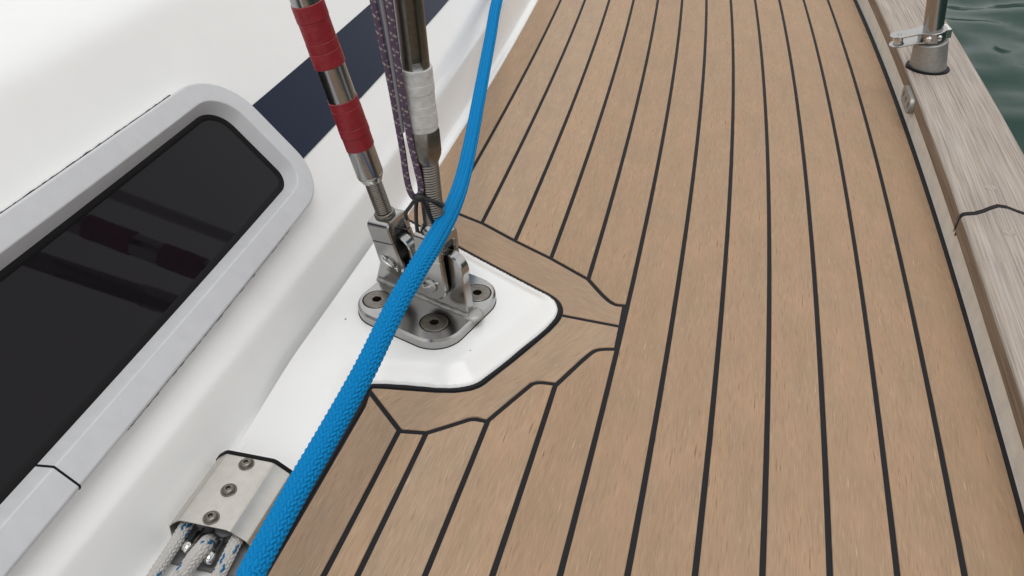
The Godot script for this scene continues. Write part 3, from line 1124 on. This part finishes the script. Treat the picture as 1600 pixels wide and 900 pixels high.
# ---------------------------------------------------------------- deck organiser
func build_organiser() -> void:
	var t := thing("deck_organiser", "low stainless cover with three button screws over rope sheaves by the cabin", "deck fitting", cp(-0.426, 0.003, -0.352))
	var z0 := -0.388
	var z1 := -0.3185
	var oc := [[-0.4625, 0.0035], [-0.4605, 0.018], [-0.4575, 0.0225], [-0.4505, 0.0285], [-0.4475, 0.0300], [-0.4065, 0.0300], [-0.4035, 0.0287], [-0.3925, 0.0195], [-0.3902, 0.0160], [-0.3898, 0.0032]]
	# folded sheet: outer skin, inner skin and the rims between them
	var rows := []
	for side in [[z0, 0.0], [z0 + 0.0004, 0.0], [z1 - 0.0004, 0.0], [z1, 0.0004], [z1, 0.0014], [z0, 0.0014]]:
		var r := PackedVector3Array()
		for q in oc:
			var c := Vector2(-0.426, 0.008)
			var v := Vector2(q[0], q[1])
			v = v - (v - c).normalized() * side[1]
			r.append(cp(v.x, v.y, side[0]))
		rows.append(r)
	part(t, "cover", grid(rows), M.cover_steel)
	# black end gasket
	var st := new_st()
	var o := PackedVector2Array()
	for q in oc:
		var c := Vector2(-0.426, 0.008)
		var v := Vector2(q[0], q[1])
		v = v + (v - c).normalized() * 0.0011
		o.append(v)
	solid(st, o, frame3(Vector3(xc(z0), 0, z0 - 0.0035), Vector3.RIGHT, Vector3.UP, Vector3.BACK), 0, 0.0034, 0.0004)
	part(t, "end_gasket", st.commit(), M.rubber)
	st = new_st()
	var base := PackedVector2Array([Vector2(-0.459, -0.352), Vector2(-0.3925, -0.352), Vector2(-0.3925, -0.385), Vector2(-0.459, -0.385)])
	solid(st, round_rect(-0.4585, -0.3920, -0.385, -0.296, 0.006, 5), frame3(Vector3(xc(-0.34), 0, 0), Vector3.RIGHT, Vector3.BACK, Vector3.UP), 0.0028, 0.0075, 0.0012)
	part(t, "base", st.commit(), M.resin)
	st = new_st()
	solid(st, PackedVector2Array([Vector2(-0.458, 0.0076), Vector2(-0.394, 0.0076), Vector2(-0.394, 0.019), Vector2(-0.4045, 0.0275), Vector2(-0.449, 0.0275), Vector2(-0.458, 0.019)]), frame3(Vector3(xc(-0.35), 0, 0), Vector3.RIGHT, Vector3.UP, Vector3.BACK), -0.386, -0.352)
	part(t, "inner_block", st.commit(), M.rubber)
	for p in [[385, 725], [357.5, 765.8], [330, 809]]:
		part(t, "button_screw", screw_mesh(at_y(p[0], p[1], 0.0302), Vector3.UP, 0.0056, 0.0034, 0.0021, 0.0024), M.dull_steel)
		part(t, "washer", lathe(at_y(p[0], p[1], 0.0302), Vector3.UP, [[-0.0004, 0.0066], [0.0004, 0.0066], [0.0005, 0.0062], [0.0005, 0.004]], 24), M.dull_steel)
	# sheave axles with bright cheeks between the lines
	for p in [[296, 856, 0.013], [330, 872, 0.013]]:
		var c := at_y(p[0], p[1], p[2])
		part(t, "axle", lathe(c - Vector3(0, 0, 0.022), Vector3(0.02, 0.12, 1), [[0, 0], [0, 0.0024], [0.018, 0.0024], [0.019, 0.0036], [0.021, 0.0046], [0.025, 0.0048], [0.028, 0.0034], [0.029, 0.0]], 20), M.bright_steel)
		part(t, "sheave", lathe(c + Vector3(0, -0.0055, -0.026), Vector3(0, 1, 0), [[0, 0], [0, 0.009], [0.002, 0.009], [0.004, 0.007], [0.007, 0.007], [0.009, 0.009], [0.011, 0.009], [0.011, 0]], 24), M.resin)

# ---------------------------------------------------------------- rail, stanchion, hull, water
var joint_o := []
var joint_z := []
const RAIL_TOP := 0.0535
const RAIL_IN := 0.2070
func rail_shift(z: float) -> float:
	return 0.0055 * clamp((-z - 0.7) / 1.1, 0.0, 1.4)
func joint_at(o: float) -> float:
	if o <= joint_o[0]:
		return joint_z[0]
	for i in joint_o.size() - 1:
		if o <= joint_o[i + 1]:
			return lerpf(joint_z[i], joint_z[i + 1], (o - joint_o[i]) / (joint_o[i + 1] - joint_o[i]))
	return joint_z[-1]
func rail_profile(ins: float) -> Array:
	var o := []
	var a := RAIL_IN - 0.0005 + ins
	var b := RAIL_IN + 0.1105 - ins
	var y1 := RAIL_TOP - ins
	o.append([a + 0.002, 0.0305]); o.append([a, 0.0315]); o.append([a, 0.038]); o.append([a + 0.0002, y1 - 0.0034]); o.append([a + 0.0012, y1 - 0.0012]); o.append([a + 0.0034, y1 - 0.0002])
	for i in 11:
		var q := i / 10.0
		o.append([lerpf(a + 0.006, b - 0.007, q), y1 + 0.0010 * sin(PI * q)])
	o.append([b - 0.004, y1 - 0.0008]); o.append([b - 0.0012, y1 - 0.0035]); o.append([b, y1 - 0.011]); o.append([b, 0.028]); o.append([b - 0.004, 0.024])
	return o
func rail_mesh(za: Callable, zb: Callable, n: int, ins: float, closed_a: bool, closed_b: bool) -> ArrayMesh:
	var pf := rail_profile(ins)
	var rows := []
	var uvs := []
	var mid := Vector2(RAIL_IN + 0.055, 0.04)
	for j in range(-1, n + 2):
		var r := PackedVector3Array()
		var ur := PackedVector2Array()
		var per := 0.0
		for i in pf.size():
			var q: Array = pf[i]
			if i > 0:
				per += Vector2(q[0], q[1]).distance_to(Vector2(pf[i - 1][0], pf[i - 1][1]))
			var w: float = clamp(float(j) / n, 0, 1)
			var z: float = lerpf(za.call(q[0]), zb.call(q[0]), w)
			var o: float = q[0]
			var y: float = q[1]
			if j == -1 or j == n + 1:   # end face: fold down to the underside
				y = 0.026
			r.append(cp(o + rail_shift(z), y, z))
			ur.append(Vector2(per, z))
		rows.append(r)
		uvs.append(ur)
	return grid(rows, false, uvs)
func build_rail() -> void:
	var hull := thing("hull", "cream painted bulwark upstand and hull side under the weathered rail", "hull", cp(RAIL_IN, 0, -0.9))
	var rows := []
	for j in 80:
		var z := lerpf(0.8, -4.5, j / 79.0)
		var r := PackedVector3Array()
		for q in [[0.2062, -0.004], [0.2080, 0.001], [0.2088, 0.006], [0.2085, 0.028], [0.2086, 0.031], [0.262, 0.0312], [0.3125, 0.0312], [0.3125, 0.02], [0.316, -0.2], [0.316, -0.6], [0.25, -1.15]]:
			r.append(cp(q[0] + rail_shift(z), q[1], z))
		rows.append(r)
	part(hull, "upstand", grid(rows), M.cream)
	for q in [[1488, 347, 0.036], [1492, 340, 0.045], [1498, 335.5, 0.0525], [1512, 333.5, 0.0538], [1526, 332.5, 0.0542], [1540, 328, 0.0545], [1552, 322.5, 0.0547], [1562, 320.5, 0.0547], [1572, 322.5, 0.0547], [1586, 328.5, 0.0545], [1600, 334, 0.0542], [1618, 338, 0.054], [1640, 338, 0.053]]:
		var p := at_y(q[0], q[1], q[2])
		joint_o.append(p.x - xc(p.z) - rail_shift(p.z))
		joint_z.append(p.z)
	for i in range(1, joint_o.size()):
		joint_o[i] = max(joint_o[i], joint_o[i - 1] + 0.0005)
	var fwd := thing("cap_rail", "weathered grey teak rail carrying the stanchion, ending at the black joint", "rail", cp(0.26, 0.03, -1.5), "weathered teak rail lengths")
	part(fwd, "timber", rail_mesh(func(o): return joint_at(o) - 0.0044, func(_o): return -4.4, 50, 0.0, true, true), M.grey_teak)
	var aft := thing("cap_rail", "weathered grey teak rail with round wood plugs on the cockpit side of the black joint", "rail", cp(0.26, 0.03, -0.6), "weathered teak rail lengths")
	part(aft, "timber", rail_mesh(func(_o): return 0.7, func(o): return joint_at(o) + 0.0044, 30, 0.0, true, true), M.grey_teak)
	part(aft, "joint_sealant", rail_mesh(func(o): return joint_at(o) + 0.0047, func(o): return joint_at(o) - 0.0047, 2, 0.0005, false, false), M.caulk)
	for e in [[fwd, true], [aft, false]]:   # less bleached inboard edge of each length
		var rr := []
		var uu := []
		for i in 60:
			var r := PackedVector3Array()
			var ur := PackedVector2Array()
			for y in [0.0312, 0.0325, 0.040, 0.0490, 0.0500]:
				var zj := joint_at(RAIL_IN) + (-0.0044 if e[1] else 0.0044)
				var z := lerpf(zj, -4.4 if e[1] else 0.7, i / 59.0)
				r.append(cp(RAIL_IN - (0.0011 if y > 0.0315 and y < 0.0495 else 0.0004) + rail_shift(z), y, z))
				ur.append(Vector2(y, z))
			rr.append(r)
			uu.append(ur)
		part(e[0], "inboard_edge", grid(rr, false, uu), M.brown_teak)
	for p in [[1576, 363, aft], [1548, 293, fwd]]:
		var c := at_y(p[0], p[1], 0.0545)
		part(p[2], "wood_plug", lathe(c, Vector3.UP, [[-0.003, 0.0075], [0.0000, 0.0075], [0.0004, 0.0070], [0.0004, 0.0]], 24), M.grey_teak)
	build_stanchion()
	# small steel plate with holes on the inboard face of the rail
	var zp := -1.262
	var cpos := cp(RAIL_IN + rail_shift(zp) - 0.001, 0.034, zp)
	var pl := thing("rail_bracket", "small steel plate with three holes on the inboard face of the rail", "bracket", cpos)
	var st := new_st()
	var bf := frame3(cpos, Vector3.FORWARD, Vector3.UP, Vector3.LEFT)
	for sd in [1.0, -1.0]:
		var o := PackedVector2Array()
		o.append_array(circle2(Vector2(0.022, 0), 0.0125, 0, sd * PI / 2, 8))
		o.append_array(circle2(Vector2(-0.022, 0), 0.0125, sd * PI / 2, sd * PI, 8))
		for k in [-1, 0, 1]:
			o.append_array(circle2(Vector2(0.021 * k, 0), 0.0046, sd * PI, 0, 8))
		solid(st, o, bf, 0.0, 0.006)
	part(pl, "plate", st.commit(), M.matt_alloy)
func build_stanchion() -> void:
	var pb := at_y(1449, 106, RAIL_TOP)
	var d := ray(1464.5, 0)
	var ptop := EYE + d * ((pb.z + 0.01 - EYE.z) / d.z)
	var ax := (ptop - pb).normalized()
	var t := thing("stanchion", "steel guardrail stanchion standing in an alloy socket on the weathered rail", "stanchion", pb)
	part(t, "seat_gasket", lathe(pb, Vector3.UP, [[-0.002, 0.0], [-0.002, 0.0325], [0.0022, 0.0325], [0.003, 0.031], [0.003, 0.0]], 32), M.rubber)
	var sh := axis_s(pb, ax, 62)
	part(t, "socket", lathe(pb, ax, [[-0.004, 0.0], [-0.004, 0.0272], [0.004, 0.0272], [sh - 0.002, 0.0242], [sh, 0.0232], [sh, 0.0]], 40), M.matt_alloy)
	var s2 := axis_s(pb, ax, 46)
	part(t, "tube", lathe(pb, ax, [[sh, 0.0], [sh, 0.0145], [0.9, 0.0145], [0.9, 0.0]], 32), M.steel)
	# clamp band with a forked eye reaching inboard
	var cc := pb + ax * (sh + 0.010)
	part(t, "clamp_band", lathe(cc, ax, [[-0.0085, 0.0146], [-0.0085, 0.0195], [-0.0075, 0.0202], [0.0075, 0.0202], [0.0085, 0.0195], [0.0085, 0.0146]], 32), M.steel)
	var el := (at_y(1398, 62, 0.10) - at_y(1450, 62, 0.10)).normalized()
	el = (el - ax * el.dot(ax)).normalized()
	var eb := ax.cross(el)
	var st := new_st()
	for h in [-0.0085, 0.0065]:
		var o := PackedVector2Array()
		o.append_array(circle2(Vector2(0.052, 0), 0.0115, -PI / 2, PI / 2, 14))
		o.append(Vector2(0.026, 0.0105))
		o.append(Vector2(0.012, 0.0150))
		o.append(Vector2(0.012, -0.0150))
		o.append(Vector2(0.026, -0.0105))
		solid(st, o, frame3(cc, el, eb, ax), h, h + 0.0026, 0.0008, 0.0008)
	part(t, "line_eye", st.commit(), M.steel)
	part(t, "eye_roller", lathe(cc + el * 0.050 - ax * 0.006, ax, [[0, 0], [0, 0.0085], [0.003, 0.0065], [0.009, 0.0065], [0.012, 0.0085], [0.012, 0]], 24), M.bright_steel)
	part(t, "eye_pin", lathe(cc + el * 0.050 + ax * 0.0088, ax, [[0, 0.0036], [0.0010, 0.0034], [0.0010, 0.0]], 16), M.steel)
	for q in [0.012, 0.027]:
		var bp: Vector3 = cc - el * (q - 0.016) + eb * 0.0
		var toward := (EYE - cc)
		toward = (toward - ax * toward.dot(ax)).normalized()
		part(t, "clamp_bolt", screw_mesh(cc + toward * 0.0200 - el * (q - 0.016) * 1.0, toward, 0.0050, 0.003, 0.002, 0.002), M.bright_steel)
	st = new_st()
	solid(st, round_rect(-0.004, 0.004, -0.0075, 0.0075, 0.0015, 3), frame3(cc - el * 0.0205, el, ax, eb), -0.010, 0.011, 0.0008, 0.0008)
	part(t, "clamp_ear", st.commit(), M.bright_steel)
	# recessed dark gap between the clamp's halves
func build_water() -> void:
	var nz := FastNoiseLite.new()
	nz.seed = 77
	nz.frequency = 1.6
	nz.fractal_octaves = 4
	var nz2 := FastNoiseLite.new()
	nz2.seed = 78
	nz2.frequency = 0.35
	var rows := []
	var ys := []
	for j in 260:
		var q := j / 259.0
		var z := lerpf(4.0, -14.0, q)
		var r := PackedVector3Array()
		for i in 260:
			var x := lerpf(0.2, 12.0, i / 259.0)
			r.append(Vector3(x, -1.0 + 0.036 * nz.get_noise_2d(x * 0.8, z * 1.3) + 0.040 * nz2.get_noise_2d(x, z), z))
		rows.append(r)
	var w := thing("water", "dark green rippled harbour water beyond the rail", "", Vector3(6, -1, -5), "", "structure")
	part(w, "near_water", grid(rows), M.water)
	var st := new_st()
	solid(st, PackedVector2Array([Vector2(-400, -400), Vector2(400, -400), Vector2(400, 400), Vector2(-400, 400)]), frame3(Vector3(0, -1.06, 0), Vector3.RIGHT, Vector3.BACK, Vector3.UP), -0.5, 0.0)
	part(w, "far_water", st.commit(), M.water)

# added dark wall out of frame, put there for water and steel to mirror
func build_added_quay() -> void:
	var q := thing("added_quay", "added dark stone wall out of frame for the water and steel to mirror", "", Vector3(15, -1, -10), "", "structure")
	var st := new_st()
	solid(st, PackedVector2Array([Vector2(15, -1.6), Vector2(15.6, 5.5), Vector2(16.2, 5.8), Vector2(24, 5.8), Vector2(24, -1.6)]), frame3(Vector3.ZERO, Vector3.RIGHT, Vector3.UP, Vector3.BACK), -60.0, 25.0, 0.05, 0.05)
	part(q, "wall", st.commit(), M.added_quay)
func _ready() -> void:
	rng.seed = 4711
	make_camera_and_light()
	make_materials()
	build_water()
	build_added_quay()
	build_deck()
	build_coachroof()
	build_rail()
	build_chainplate()
	build_rigging()
	build_blue_rope()
	build_organiser()
	build_white_ropes()
